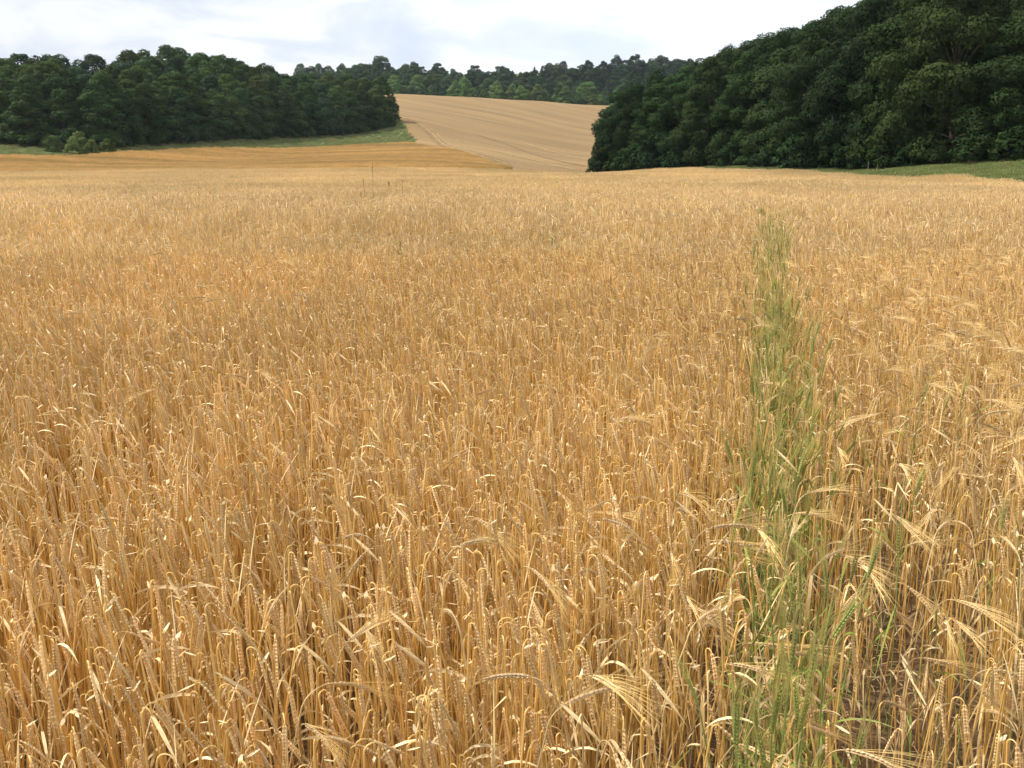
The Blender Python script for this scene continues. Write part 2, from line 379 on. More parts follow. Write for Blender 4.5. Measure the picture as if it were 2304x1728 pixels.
# ------------------------------------------------------------------ barley stalks
def barley_parts(rng, kind='ripe', lod=0):
    """parts of one stalk standing at the origin, leaning and nodding mostly towards +X"""
    P = {}
    g = kind == 'green'
    H = rng.uniform(0.62, 0.80) if not g else rng.uniform(0.62, 0.84)
    lean = math.radians(abs(rng.gauss(2, 3.5)) if kind != 'long' else rng.uniform(6, 24))
    az = math.radians(rng.gauss(-15, 55)) if kind != 'long' else math.radians(rng.uniform(-180, 180))
    if g: bend = math.radians(rng.uniform(0, 35))
    elif kind == 'long': bend = math.radians(rng.uniform(55, 125))
    else: bend = math.radians(rng.uniform(158, 178) if rng.random() < .72 else rng.uniform(135, 165) if rng.random() < .75 else rng.uniform(60, 140))
    D = np.array([math.cos(az), math.sin(az), 0.0]); S = np.array([-D[1], D[0], 0.0]); Zv = np.array([0, 0, 1.0])
    if g:
        hue = rng.random()
        c_bot = np.array([0.24, 0.29, 0.13]); c_top = np.array([0.33, 0.375, 0.08]) * (1 - hue * .15) + np.array([0.16, 0.09, 0]) * hue * .65
        c_ear = np.array([0.32, 0.37, 0.10]) * (1 - hue * .2) + np.array([0.22, 0.11, 0.02]) * hue * .6; c_awn = np.array([0.50, 0.43, 0.14]); c_leaf = np.array([0.29, 0.36, 0.07]) + np.array([0.22, 0.12, 0.01]) * (hue if rng.random() < .4 else 0)
    else:
        v = rng.uniform(0.86, 1.12); y = rng.uniform(-1, 1)
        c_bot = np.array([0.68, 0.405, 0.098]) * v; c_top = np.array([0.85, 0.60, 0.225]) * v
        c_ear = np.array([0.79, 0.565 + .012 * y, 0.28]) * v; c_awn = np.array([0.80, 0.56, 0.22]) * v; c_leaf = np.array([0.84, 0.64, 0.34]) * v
        if kind == 'long':
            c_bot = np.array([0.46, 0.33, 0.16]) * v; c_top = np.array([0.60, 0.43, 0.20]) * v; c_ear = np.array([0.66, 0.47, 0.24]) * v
    # stem path
    n = 9 if lod == 0 else (4 if lod == 1 else 2)
    pts = []
    for i in range(n):
        t = i / (n - 1)
        a = lean * (0.5 + 0.5 * t)
        pts.append(D * math.sin(a) * H * t + Zv * math.cos(a) * H * t + S * 0.012 * math.sin(t * 4 + az))
    pts = np.array(pts)
    if lod < 2:
        nb = 6 if lod == 0 else 3
        rad = rng.uniform(0.004, 0.014) if kind == 'ripe' else rng.uniform(0.024, 0.05) if kind == 'long' else .02
        a0 = lean; p = pts[-1].copy(); seg = rad * max(bend - a0 * 0, 0.05) / nb
        bp = []
        for i in range(nb):
            a = a0 + bend * (i + 0.5) / nb
            p = p + (D * math.sin(a) + Zv * math.cos(a)) * seg
            bp.append(p.copy())
        allp = np.vstack([pts, bp])
    else:
        allp = pts; p = pts[-1] + D * 0.02
    aE = min(lean + bend, math.radians(178))
    T = D * math.sin(aE) + Zv * math.cos(aE)
    m_ = len(allp)
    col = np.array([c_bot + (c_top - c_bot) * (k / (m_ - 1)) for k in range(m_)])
    mb = MB()
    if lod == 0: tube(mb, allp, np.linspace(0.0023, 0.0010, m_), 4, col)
    elif lod == 1: ribbon(mb, allp, np.linspace(0.0042, 0.0022, m_), norm(np.array([1, 0.2 * rng.gauss(0, 1), 0])), col)
    else: ribbon(mb, allp, np.linspace(0.010, 0.007, m_), np.array([1, 0, 0.]), col)
    P['stem'] = mb
    # leaves: dry curled blades
    nl = (rng.choice([2, 3, 3]) if kind != 'ripe' else rng.choice([1, 2, 2])) if lod == 0 else 1
    for il in range(nl):
        mb = MB(); P['leaf_%d' % il] = mb
        k = rng.uniform(0.45, 0.98); base = np.array([np.interp(k * H, np.linalg.norm(pts, axis=1), pts[:, c]) for c in range(3)])
        L = rng.uniform(0.04, 0.14) * (1.6 if g else 1); la = rng.uniform(0, 2 * math.pi)
        d = np.array([math.cos(la), math.sin(la), 0]); sd_ = np.array([-d[1], d[0], 0])
        seg = 7 if lod == 0 else 3; w0 = rng.uniform(0.004, 0.008) * (1 if lod < 2 else 1.5)
        q = base.copy(); PP = [q.copy()]; SS = [sd_]
        up0, curl = rng.choice([(rng.uniform(5, 60), rng.uniform(40, 190)), (rng.uniform(120, 165), rng.uniform(-10, 30)), (rng.uniform(5, 40), rng.uniform(0, 40))]); tw = rng.uniform(-3, 3)
        for i in range(seg):
            an = math.radians(up0 + curl * (i + .5) / seg)
            q = q + (d * math.sin(an) + Zv * math.cos(an)) * L / seg; PP.append(q.copy())
            nrm = d * math.cos(an) - Zv * math.sin(an); ta = tw * (i + 1) / seg
            SS.append(sd_ * math.cos(ta) + nrm * math.sin(ta))
        if curl < 40 and up0 < 41: w0 *= .55
        W = w0 * np.array([math.sin(math.pi * (0.25 + 0.72 * i / seg)) for i in range(seg + 1)])
        ribbon(mb, PP, W, np.array(SS), c_leaf * rng.uniform(.8, 1.15))
    if lod == 0 and not g and rng.random() < 0.28:      # papery scrap of sheath at the neck
        mb = MB(); P['sheath'] = mb
        q = pts[-1]; d = norm(np.array([rng.gauss(0, 1), rng.gauss(0, 1), rng.uniform(0, 1.2)])); s2 = norm(np.cross(d, [0.2, 0.3, 1]))
        L = rng.uniform(0.015, 0.04)
        ribbon(mb, [q, q + d * L * .5, q + d * L], [0.003, rng.uniform(.005, .009), 0.002], s2, np.array([0.76, 0.60, 0.36]))
    # ear
    mb = MB(); aw = MB()
    EL = rng.uniform(0.065, 0.088) * (1.08 if kind == 'long' else 1)
    curv = rng.uniform(-0.1, 0.5) * (1 if not g else .3)
    side0 = norm(np.cross(T, D + np.array([0.1, 0.2, 0.3])) * math.cos(rng.uniform(0, 3)) + np.cross(T, S) * math.sin(rng.uniform(0, 3)))
    up = norm(np.cross(T, side0)); side0 = norm(np.cross(up, T))
    axis = [p.copy()]; tt = []
    NN = 12 if lod == 0 else (4 if lod == 1 else 2)
    for i in range(NN):
        a = min(aE + curv * i / NN, math.radians(179)); t = D * math.sin(a) + Zv * math.cos(a)
        axis.append(axis[-1] + t * EL / NN); tt.append(t)
    axis = np.array(axis)
    spread = 0.035 if kind == 'ripe' else (0.12 if kind == 'long' else 0.09)
    AL = rng.uniform(0.07, 0.11) if kind == 'ripe' else rng.uniform(0.10, 0.14) if kind == 'long' else rng.uniform(.07, .1)
    if lod == 0:
        for i in range(NN):
            t = tt[i]
            tap = 1.0 if 1 <= i < NN - 3 else 0.72
            for sg in (-1, 1):
                sv = side0 * sg
                a = axis[i] + sv * 0.0008 + up * rng.uniform(-.0006, .0006)
                b = a + norm(t + sv * 0.20) * 0.0128 * tap
                cc = c_ear * rng.uniform(0.9, 1.1)
                octa(mb, a, b, 0.0026 * tap, sv, up, cc, 0.95)
                if rng.random() < 0.45 and kind == 'ripe': continue
                dirn = norm(t + sv * spread * rng.uniform(.4, 1.4) + up * rng.gauss(0, spread * .6))
                l = AL * rng.uniform(.75, 1.1) * (1 - .25 * i / NN)
                bnd = dirn + np.array([0, 0, -0.10])
                ribbon(aw, [b, b + dirn * l * .5, b + dirn * l * .5 + norm(bnd) * l * .5], [0.0007, 0.00055, 0.0002], norm(np.cross(dirn, up + 0.3 * side0)), c_awn * rng.uniform(.85, 1.12))
    elif lod == 1:
        tube(mb, axis[[0, 1, 3, 4]], [0.002, 0.0052, 0.0045, 0.0015], 4, c_ear)
        for k in range(5):
            dirn = norm(tt[-1] + side0 * rng.gauss(0, spread) + up * rng.gauss(0, spread)); b = axis[rng.randint(1, 4)]
            ribbon(aw, [b, b + dirn * AL], [0.0022, 0.0008], norm(np.cross(dirn, up)), c_awn)
    else:
        e = axis[-1] + tt[-1] * 0.03
        octa(mb, axis[0], e, 0.0085, norm(np.cross(T, [0, 1, .2])), norm(np.cross(T, [1, 0, .2])), c_ear * 1.03)
    P['ear'] = mb
    if aw.n: P['awns'] = aw
    return P

M_barley = mat('barley_straw', use_attr='tone', rough=0.45, trans=0.22, jitter=0.14, hue=0.003, spec=0.35, noise=[((0.5, 0.35, 0.3), .90, 1.08, 3)])
M_barley_tile = mat('barley_straw_far', use_attr='tone', rough=0.6, trans=0.22, spec=0.3, noise=[((0.10, 0.04, 0.1), .84, 1.12, 3), ((1.3, 0.8, 1), .88, 1.10, 3)])
M_green = mat('green_barley', use_attr='tone', rough=0.5, trans=0.35, jitter=0.15, hue=0.012, spec=0.35)

def gn_scatter(name, pts, rots, scl, idx, sources):
    me = bpy.data.meshes.new(name); n = len(pts)
    me.vertices.add(n); me.vertices.foreach_set('co', np.asarray(pts, np.float32).ravel())
    a = me.attributes.new('turn', 'FLOAT_VECTOR', 'POINT'); a.data.foreach_set('vector', np.asarray(rots, np.float32).ravel())
    a = me.attributes.new('size', 'FLOAT', 'POINT'); a.data.foreach_set('value', np.asarray(scl, np.float32))
    a = me.attributes.new('pick', 'INT', 'POINT'); a.data.foreach_set('value', np.asarray(idx, np.int32))
    o = link(name, me)
    c = bpy.data.collections.new(name + '_kinds')
    for k, s in enumerate(sources):
        so = bpy.data.objects.new('%s_kind_%03d' % (name, k), s); c.objects.link(so)
    ng = bpy.data.node_groups.new(name, 'GeometryNodeTree')
    ng.interface.new_socket('Geometry', in_out='INPUT', socket_type='NodeSocketGeometry')
    ng.interface.new_socket('Geometry', in_out='OUTPUT', socket_type='NodeSocketGeometry')
    N = ng.nodes; L = ng.links
    gi = N.new('NodeGroupInput'); go = N.new('NodeGroupOutput')
    ip = N.new('GeometryNodeInstanceOnPoints'); ci = N.new('GeometryNodeCollectionInfo')
    ci.inputs['Collection'].default_value = c; ci.inputs['Separate Children'].default_value = True; ci.inputs['Reset Children'].default_value = True
    def attr(nm, t):
        q = N.new('GeometryNodeInputNamedAttribute'); q.data_type = t; q.inputs['Name'].default_value = nm; return q.outputs['Attribute']
    er = N.new('FunctionNodeEulerToRotation')
    L.new(attr('turn', 'FLOAT_VECTOR'), er.inputs[0])
    L.new(gi.outputs[0], ip.inputs['Points']); L.new(ci.outputs[0], ip.inputs['Instance'])
    ip.inputs['Pick Instance'].default_value = True
    L.new(attr('pick', 'INT'), ip.inputs['Instance Index']); L.new(er.outputs[0], ip.inputs['Rotation']); L.new(attr('size', 'FLOAT'), ip.inputs['Scale'])
    L.new(ip.outputs[0], go.inputs[0])
    md = o.modifiers.new('scatter', 'NODES'); md.node_group = ng
    return o

rng = random.Random(11)
nr = np.random.default_rng(5)
def join_parts(P):
    m = MB()
    for k in P: m.merge(P[k])
    return m
NV = 44
ripe_parts = [barley_parts(rng, 'ripe') for _ in range(NV)]
long_parts = [barley_parts(rng, 'long') for _ in range(20)]
green_parts = [barley_parts(rng, 'green') for _ in range(18)]
ripe_me = [join_parts(p).mesh('ripe_stalk', M_barley) for p in ripe_parts]
long_me = [join_parts(p).mesh('awned_stalk', M_barley) for p in long_parts]
green_me = [join_parts(p).mesh('green_stalk', M_green) for p in green_parts]

SX0, SXK = 0.09, 0.247
def strip_x(Y): return SX0 + SXK * Y        # the line of the sprayer track through the crop
TRACK_AZ = math.atan(SXK)

NEAR = 9.5
def scatter_rows(y0, y1, dens, wid, margin):
    """drilled rows running along the track"""
    area_pts = []
    n = int(dens * (y1 - y0) * 2 * (wid * y1 + margin))
    Y = nr.uniform(y0, y1, n); X = nr.uniform(-(wid * y1 + margin), wid * y1 + margin, n)
    k = np.abs(X) < wid * Y + margin
    X, Y = X[k], Y[k]
    # pull to rows 12.5 cm apart
    c, s = math.cos(TRACK_AZ), math.sin(TRACK_AZ)
    a = X * c - Y * s; b = X * s + Y * c
    r = np.round(a / 0.125) * 0.125
    a = r + nr.normal(0, 0.026, len(a))
    return a * c + b * s, -a * s + b * c
X, Y = scatter_rows(0.35, NEAR, 530, 0.60, 0.9)
dx = X - strip_x(Y)
p = np.ones(len(X))
p[(np.abs(dx) < 0.08 + .006 * Y)] = 0.22
rut = (dx > 0.10) & (dx < 0.42); p[rut] = np.clip(0.22 + (Y[rut] - 2.0) * 0.14, 0.22, 0.85)
rut = (dx < -0.10) & (dx > -0.30); p[rut] = np.clip(0.45 + (Y[rut] - 2.0) * 0.15, 0.45, 1)
rr = (dx >= 0.42); p[rr] = np.clip(0.48 + (Y[rr] - 2) * 0.12, 0.48, 1)
# thin patches
ph = np.sin(X * 2.1 + 1.3) * np.sin(Y * 1.7 + X * 0.6); p *= np.where(ph > 0.75, 0.72, 1)
k = nr.random(len(X)) < p
X, Y, dx = X[k], Y[k], dx[k]
Zg = ground_z(X, Y)
longp = np.where(dx > -0.35, 0.27, 0.014); longp[(dx < -.3) & (dx > -.9)] = .07; longp[(dx > -.4) & (Y < 3.5)] = .36; longp[(np.abs(dx) < .4) & (Y > 2.6)] = .12; longp[(dx > .4) & (Y > 5)] = .18
is_long = nr.random(len(X)) < longp
idx = np.where(is_long, NV + nr.integers(0, len(long_parts), len(X)), nr.integers(0, NV, len(X)))
rz = np.where(is_long, nr.normal(0, 1.2, len(X)), nr.normal(0, 0.30, len(X)))
tilt = np.stack([nr.normal(0, 0.06, len(X)), nr.normal(-0.05, 0.06, len(X))], 1)
scl = nr.uniform(0.88, 1.06, len(X)) * (1 + .045 * np.sin(X * 1.3 + 2 * np.sin(Y * .5)) * np.sin(Y * 1.1 + X * .4))
scl[dx > 0.1] *= nr.uniform(.86, 1.03, int((dx > 0.1).sum()))
# a stalk cannot stand where the photographer stands
keep = (np.hypot(X, Y) > 0.45)
# the 300 stalks that show largest are things of their own
depth = Y * math.cos(PITCH) - (Zg + 0.7 - EYE) * math.sin(PITCH)
vv = Y * math.sin(PITCH) + (Zg + 0.66 - EYE) * math.cos(PITCH)
pxx = 512 + F_PX * X / depth; pyy = 384 - F_PX * vv / depth
vis = keep & (pxx > 4) & (pxx < 1020) & (pyy < 764) & (pyy > 0)
order = np.where(vis)[0][np.argsort(depth[vis])][:300]
single = np.zeros(len(X), bool); single[order] = True
st = keep & ~single
rots = np.stack([tilt[:, 0], tilt[:, 1], rz], 1)

# far tiles
def tile(size, count, lod, kinds=('ripe',), cmul=1.0, seed=0, pool=30):
    r = random.Random(seed); m = MB()
    ps = [join_parts(barley_parts(r, r.choice(kinds), lod)) for _ in range(pool)]
    for _ in range(count):
        m.merge(r.choice(ps), (r.uniform(-size / 2, size / 2), r.uniform(-size / 2, size / 2), r.uniform(-.02, .0)), r.gauss(0, .5), r.uniform(.86, 1.1), np.array(cmul) * r.uniform(.84, 1.14))
    return m
T1 = [tile(1.0, 340, 1, ('ripe',) * 11 + ('long',), (1.02, 1.06, 1.16), 100 + i).mesh('barley_metre', M_barley_tile) for i in range(6)]
T2 = [tile(3.0, 1500, 2, ('ripe',), (0.98, 1.01, 1.08), 200 + i).mesh('barley_block', M_barley_tile) for i in range(5)]
pts = [np.stack([X[st], Y[st], Zg[st]], 1)]; R_ = [rots[st]]; S_ = [scl[st]]; I_ = [idx[st]]
base1 = NV + len(long_parts)
def tiles(step, y0, y1, wid, margin, poly, first, count, jit):
    xs = np.arange(-(wid * y1 + margin), wid * y1 + margin, step); ysv = np.arange(y0, y1, step)
    Xt, Yt = np.meshgrid(xs, ysv); Xt = Xt.ravel() + nr.uniform(-jit, jit, Xt.size); Yt = Yt.ravel() + nr.uniform(-jit, jit, Yt.size)
    k = (np.abs(Xt) < wid * Yt + margin) & in_poly(Xt, Yt, poly)
    Xt, Yt = Xt[k], Yt[k]
    z = ground_z(Xt, Yt); e = step * .5
    sx = (ground_z(Xt + e, Yt) - ground_z(Xt - e, Yt)) / (2 * e); sy = (ground_z(Xt, Yt + e) - ground_z(Xt, Yt - e)) / (2 * e)
    rot = np.stack([np.arctan(sy), -np.arctan(sx), nr.normal(0, 0.25, len(Xt))], 1)
    pts.append(np.stack([Xt, Yt, z], 1)); R_.append(rot); S_.append(nr.uniform(.95, 1.05, len(Xt)) * (1 - .10 * (np.sin(Xt * .11 + 2 * np.sin(Yt * .07)) * np.sin(Yt * .23 + Xt * .02) > .35))); I_.append(first + nr.integers(0, count, len(Xt)))
tiles(0.9, NEAR + 0.4, 32, 0.60, 2.5, barley_poly, base1, 6, 0.12)
tiles(2.7, 33, 160, 0.60, 6, barley_poly, base1 + 6, 5, 0.3)
o = gn_scatter('barley_crop', np.concatenate(pts), np.concatenate(R_), np.concatenate(S_), np.concatenate(I_), ripe_me + long_me + T1 + T2)
tag(o, 'ripe golden barley crop filling the whole foreground field', 'crop', kind='stuff')

# single stalks
def part_meshes(P, m, prefix):
    return {k: P[k].mesh(prefix + '_' + k, m) for k in P}
ripe_pm = [part_meshes(p, M_barley, 'barley') for p in ripe_parts]
long_pm = [part_meshes(p, M_barley, 'barley') for p in long_parts]
green_pm = [part_meshes(p, M_green, 'green_barley') for p in green_parts]
def stalk(name, pm, loc, rot, s, label, cat, group):
    r = bpy.data.objects.new(name, None); r.empty_display_size = 0.05; COL.objects.link(r)
    r.location = loc; r.rotation_euler = rot; r.scale = (s, s, s)
    tag(r, label, cat, group)
    link('stem', pm['stem'], r); e_ = link('ear', pm['ear'], r)
    for k in pm:
        if k[:4] == 'leaf': link('leaf', pm[k], r)
        if k == 'sheath': link('sheath', pm[k], r)
    if 'awns' in pm: link('awns', pm['awns'], e_)
    return r
for i in order:
    lg = idx[i] >= NV
    pm = long_pm[idx[i] - NV] if lg else ripe_pm[idx[i]]
    right = pxx[i] > 620
    if lg: lab = 'pale barley stalk with long fanned awns in the thin crop at the bottom right' if right else 'barley stalk with widely fanned awns among the nearest golden ears at bottom left'
    else: lab = 'ripe barley stalk with hooked drooping ear in the thin crop at the bottom right' if right else 'ripe golden barley stalk with hooked drooping ear along the bottom left edge'
    stalk('barley_stalk', pm, (X[i], Y[i], Zg[i]), tuple(rots[i]), float(scl[i]), lab, 'barley stalk', 'barley stalks nearest the camera')

# green late barley in the track
ng_ = 1500
Yg = 1.1 + (21.5 - 1.1) * nr.random(ng_) ** 1.45
wg = 0.065 + 0.009 * Yg + 0.03 * np.sin(Yg * 2.3) ** 2
Xg = strip_x(Yg) + nr.uniform(-1, 1, ng_) * wg * nr.uniform(.6, 1.25, ng_)
kk = nr.random(ng_) < np.clip(0.40 + (Yg - 1.2) * 0.14, 0.2, .95) * np.where(np.sin(Yg * 5.1) * np.sin(Yg * 1.9 + 1) > .45, .45, 1) * np.clip((23 - Yg) / 8, 0, 1); Xg, Yg = Xg[kk], Yg[kk]
# a few strays to the right of the track near the camera
ns = 22; Ys_ = nr.uniform(1.2, 4.0, ns); Xs_ = strip_x(Ys_) + nr.uniform(0.1, 0.75, ns) * np.minimum(1, Ys_ / 2.2)
Xg = np.concatenate([Xg, Xs_]); Yg = np.concatenate([Yg, Ys_])
Zq = ground_z(Xg, Yg)
dg = Yg * math.cos(PITCH) - (Zq + 0.7 - EYE) * math.sin(PITCH)
pyg = 384 - F_PX * (Yg * math.sin(PITCH) + (Zq + 0.6 - EYE) * math.cos(PITCH)) / dg
gorder = np.where(pyg < 764)[0]; gorder = gorder[np.argsort(dg[gorder])][:120]
gs = np.zeros(len(Xg), bool); gs[gorder] = True
gi_ = nr.integers(0, len(green_parts), len(Xg)); grot = np.stack([nr.normal(0, .05, len(Xg)), nr.normal(0, .05, len(Xg)), nr.uniform(-3.1, 3.1, len(Xg))], 1); gsc = nr.uniform(.74, 1.03, len(Xg)) * np.interp(Yg, [6, 16], [1, .90])
o = gn_scatter('green_barley_strip', np.stack([Xg, Yg, Zq], 1)[~gs], grot[~gs], gsc[~gs], gi_[~gs], green_me)
tag(o, 'green unripe barley growing in a narrow strip along the sprayer track', 'crop', kind='stuff')
for i in gorder:
    stalk('green_barley_stalk', green_pm[gi_[i]], (Xg[i], Yg[i], Zq[i]), tuple(grot[i]), float(gsc[i]),
          'green unripe barley stalk in the thin crop near the lower end of the track', 'barley stalk', 'green barley stalks by the track')

# ------------------------------------------------------------------ golden field beyond
M_wheat = mat('wheat_straw', use_attr='tone', rough=0.7, trans=0.25, spec=0.2, noise=[((0.02, 0.13, 0.1), .74, 1.16, 4), ((0.5, 0.9, 0.9), .78, 1.14, 4)])
T3 = [tile(1.6, 300, 2, ('ripe',), (0.93, 0.90, 0.82), 300 + i).mesh('wheat_block', M_wheat) for i in range(4)]
pts, R_, S_, I_ = [], [], [], []
tiles(1.4, 140, 310, 0.62, 6, gold_poly, 0, 4, 0.3)
o = gn_scatter('wheat_crop', np.concatenate(pts), np.concatenate(R_), np.concatenate(S_), np.concatenate(I_), T3)
tag(o, 'deeper orange cereal crop in a band below the left wood', 'crop', kind='stuff')

# ------------------------------------------------------------------ grass
M_blade = mat('grass_blade', use_attr='tone', rough=0.6, trans=0.3, spec=0.2, jitter=.2, hue=.02)
def tuft(seed, n, size, h, dry=0.2):
    r = random.Random(seed); m = MB()
    for _ in range(n):
        x, y = r.uniform(-size / 2, size / 2), r.uniform(-size / 2, size / 2); hh = h * r.uniform(.4, 1.2); a = r.uniform(0, 6.28); l = r.uniform(.1, .7) * hh
        c = np.array([0.155, 0.20, 0.055]) * r.uniform(.7, 1.25) if r.random() > dry else np.array([0.36, 0.30, 0.14]) * r.uniform(.7, 1.2)
        b = np.array([x, y, -0.02]); d = np.array([math.cos(a), math.sin(a), 0]); s = np.array([-d[1], d[0], 0])
        ribbon(m, [b, b + d * l * .35 + np.array([0, 0, hh * .6]), b + d * l + np.array([0, 0, hh])], [0.03, 0.025, 0.006], s, c)
    return m.mesh('grass_tuft', M_blade)
TG = [tuft(400 + i, 420, 1.5, 0.13) for i in range(4)] + [tuft(450 + i, 200, 1.6, 0.5, 0.45) for i in range(2)]
pts, R_, S_, I_ = [], [], [], []
tiles(1.25, 45, 172, 0.75, 8, grass_right_poly, 0, 4, 0.4)
tiles(1.5, 190, 366, 0.64, 8, grass_left_poly, 0, 5, 0.4)
o = gn_scatter('meadow_grass', np.concatenate(pts), np.concatenate(R_), np.concatenate(S_), np.concatenate(I_), TG)
tag(o, 'rough green grass of the margins at the foot of both woods', 'grass', kind='stuff')

# ------------------------------------------------------------------ trees
M_leaf = mat('foliage', use_objcol=True, rough=0.85, trans=0.25, spec=0.08, noise=[((0.3, 0.3, 0.3), .78, 1.25, 3), ((1.6, 1.6, 1.6), .85, 1.15, 2)])
M_bark = mat('bark', (0.11, 0.085, 0.06), 0.9, noise=[((3, 3, 0.7), .6, 1.3, 4)])
def crown(seed, H, R, base, nl, nleaf, ls, prof='round', lump=0.34):
    g = np.random.default_rng(seed)
    t = (np.arange(nl) + 0.5) / nl; t = np.clip(t + g.uniform(-.5, .5, nl) / nl, 0.02, 0.98)
    if prof == 'round': pr = np.sin(np.pi * np.clip(0.14 + 0.80 * t, 0, 1)) ** 0.65
    elif prof == 'skirt': pr = np.clip(1 - t ** 2.6, 0, 1) ** 0.5 * (0.9 + 0.1 * np.cos(t * 3))
    elif prof == 'dome': pr = np.clip(1 - t ** 2.2, 0, 1) ** 0.6 * np.clip(.72 + t, 0, 1); pr = np.maximum(pr, .38)
    if prof in ('round', 'skirt'): pr = np.maximum(pr, .30)
    if prof == 'cone': pr = (1 - t) ** 0.85 + 0.05
    az = np.arange(nl) * 2.39996 + g.uniform(-.5, .5, nl)
    lr = R * lump * g.uniform(.65, 1.3, nl) * (0.65 + .35 * pr)
    rad = np.maximum(R * pr * g.uniform(.80, 1.12, nl) - lr, 0) * np.where(g.random(nl) < .12, .4, 1)
    cz = base + lr * .5 + (H - base - lr * 1.3) * t + (g.uniform(-.9, .7, nl) * lr if prof != 'cone' else 0)
    if prof == 'cone': lr = R * lump * (0.35 + .9 * (1 - t)); cz = base + (H - base - .6) * t
    C = np.stack([np.cos(az) * rad, np.sin(az) * rad, cz], 1)
    w = lr ** 2 / (lr ** 2).sum()
    n2 = int(nleaf * 2.2); li = g.choice(nl, n2, p=w)
    d = g.normal(size=(n2, 3)); d /= np.linalg.norm(d, axis=1)[:, None]
    outv = C[li] * np.array([1, 1, 0]); outv /= (np.linalg.norm(outv, axis=1)[:, None] + 1e-6)
    ok = (d[:, 2] > -0.55) & ((d * outv).sum(1) > -0.55)
    d, li = d[ok], li[ok]
    bump = 1 + 0.13 * np.sin(d[:, 0] * 7 + li) * np.sin(d[:, 1] * 8 + li * 2) + 0.10 * np.sin(d[:, 2] * 11 + li * 3)
    rr_ = lr[li] * bump * (1 - 0.30 * g.random(len(li)) ** 2.2) * (1 + (g.random(len(li)) < .06) * g.uniform(0, .22, len(li)))
    P = C[li] + d * rr_[:, None] * np.array([1, 1, .85])
    dist = np.linalg.norm(P[:, None] - C[None], axis=2) / lr[None]
    ins = (dist < 0.66).any(1)
    P, d, li = P[~ins][:nleaf], d[~ins][:nleaf], li[~ins][:nleaf]
    P[:, 2] = np.maximum(P[:, 2], 0.05)
    n = len(P)
    nn = d + g.normal(size=(n, 3)) * 0.55 + np.array([0, 0, .25]); nn /= np.linalg.norm(nn, axis=1)[:, None]
    fl = (nn * d).sum(1) < 0; nn[fl] -= 2 * (nn[fl] * d[fl]).sum(1)[:, None] * d[fl]
    a = np.cross(nn, g.normal(size=(n, 3))); a /= np.linalg.norm(a, axis=1)[:, None]; b = np.cross(nn, a)
    s = ls * g.uniform(.55, 1.35, n)[:, None]
    asp = g.uniform(.45, .8, n)[:, None]
    V = np.stack([P - a * s * .5, P - b * s * .5 * asp - a * s * .05, P + a * s * .5 - nn * s * .12, P + b * s * .5 * asp + a * s * .1], 1).reshape(-1, 3)
    cn = d + g.normal(size=(n, 3)) * .17 + np.array([0, 0, .12]); cn /= np.linalg.norm(cn, axis=1)[:, None]
    m = MB(); F = np.arange(n * 4).reshape(-1, 4); m.add(V, F, (0.1, 0.1, 0.1))
    return m.mesh('crown', M_leaf, normals=np.repeat(cn, 4, axis=0)), C
def trunk(seed, H, C, r0):
    r = random.Random(seed); m = MB()
    top = np.array([r.uniform(-.4, .4), r.uniform(-.4, .4), H * .8])
    tube(m, [np.array([0, 0, -.6]), np.array([0, 0, .4]), top * .35 + [0.1, 0, 0], top * .7, top], [r0 * 1.4, r0, r0 * .75, r0 * .45, r0 * .12], 8, (0.1, 0.1, 0.1))
    for k in range(0, len(C), 3):
        e = C[k]; b = top * min(.85, max(.15, (e[2] / H) * .75)); tube(m, [b, (b + e) / 2 + np.array([0, 0, .3]), e], [r0 * .35, r0 * .22, r0 * .06], 5, (0.1, 0.1, 0.1))
    return m.mesh('trunk', M_bark, smooth=True)
protos = {}
def make_proto(key, H, R, base, nl, nleaf, ls, prof, n, lump=.34):
    protos[key] = []
    for i in range(n):
        sd_ = hash_seed(key) + i
        cm, C = crown(sd_, H, R, base, nl, nleaf, ls, prof, lump)
        protos[key].append((cm, trunk(sd_, H, C, 0.018 * H), H))
def hash_seed(s): return sum(ord(c) * (i + 3) for i, c in enumerate(s)) * 10
make_proto('near_skirt', 16, 6.0, 0.2, 60, 38000, 0.29, 'skirt', 3, .30)
make_proto('near_wide', 16, 7.4, 0.8, 70, 48000, 0.27, 'dome', 3, .25)
make_proto('near_tall', 19, 6.2, 1.5, 60, 40000, 0.29, 'round', 3, .30)
make_proto('mid_skirt', 15, 5.4, 0.2, 48, 17000, 0.42, 'skirt', 4)
make_proto('mid_tall', 16, 5.4, 2.5, 44, 16000, 0.43, 'round', 4)
make_proto('mid_wide', 15, 6.6, 1.0, 56, 20000, 0.43, 'dome', 4, .26)
make_proto('conifer', 18, 3.6, 1.5, 90, 6000, 0.5, 'cone', 2, .22)
make_proto('bush', 4, 2.4, 0.05, 20, 2600, 0.30, 'skirt', 3, .4)
tr = random.Random(77)
TREES = []
def tree(key, x, y, h, tone, label, group, wide=1.0, name='broadleaf_tree', cat='tree'):
    k = tr.randrange(len(protos[key])); cm, tm, H = protos[key][k]; v = tr.uniform(.82, 1.2)
    col = (tone[0] * v * tr.uniform(.88, 1.14), tone[1] * v, tone[2] * v * tr.uniform(.85, 1.15), 1)
    TREES.append(dict(key=key, k=k, x=x, y=y, z=gz(x, y) - 0.05, h=h, s=h / H, wide=wide, rz=tr.uniform(0, 6.28), col=col, label=label, group=group, name=name, cat=cat))
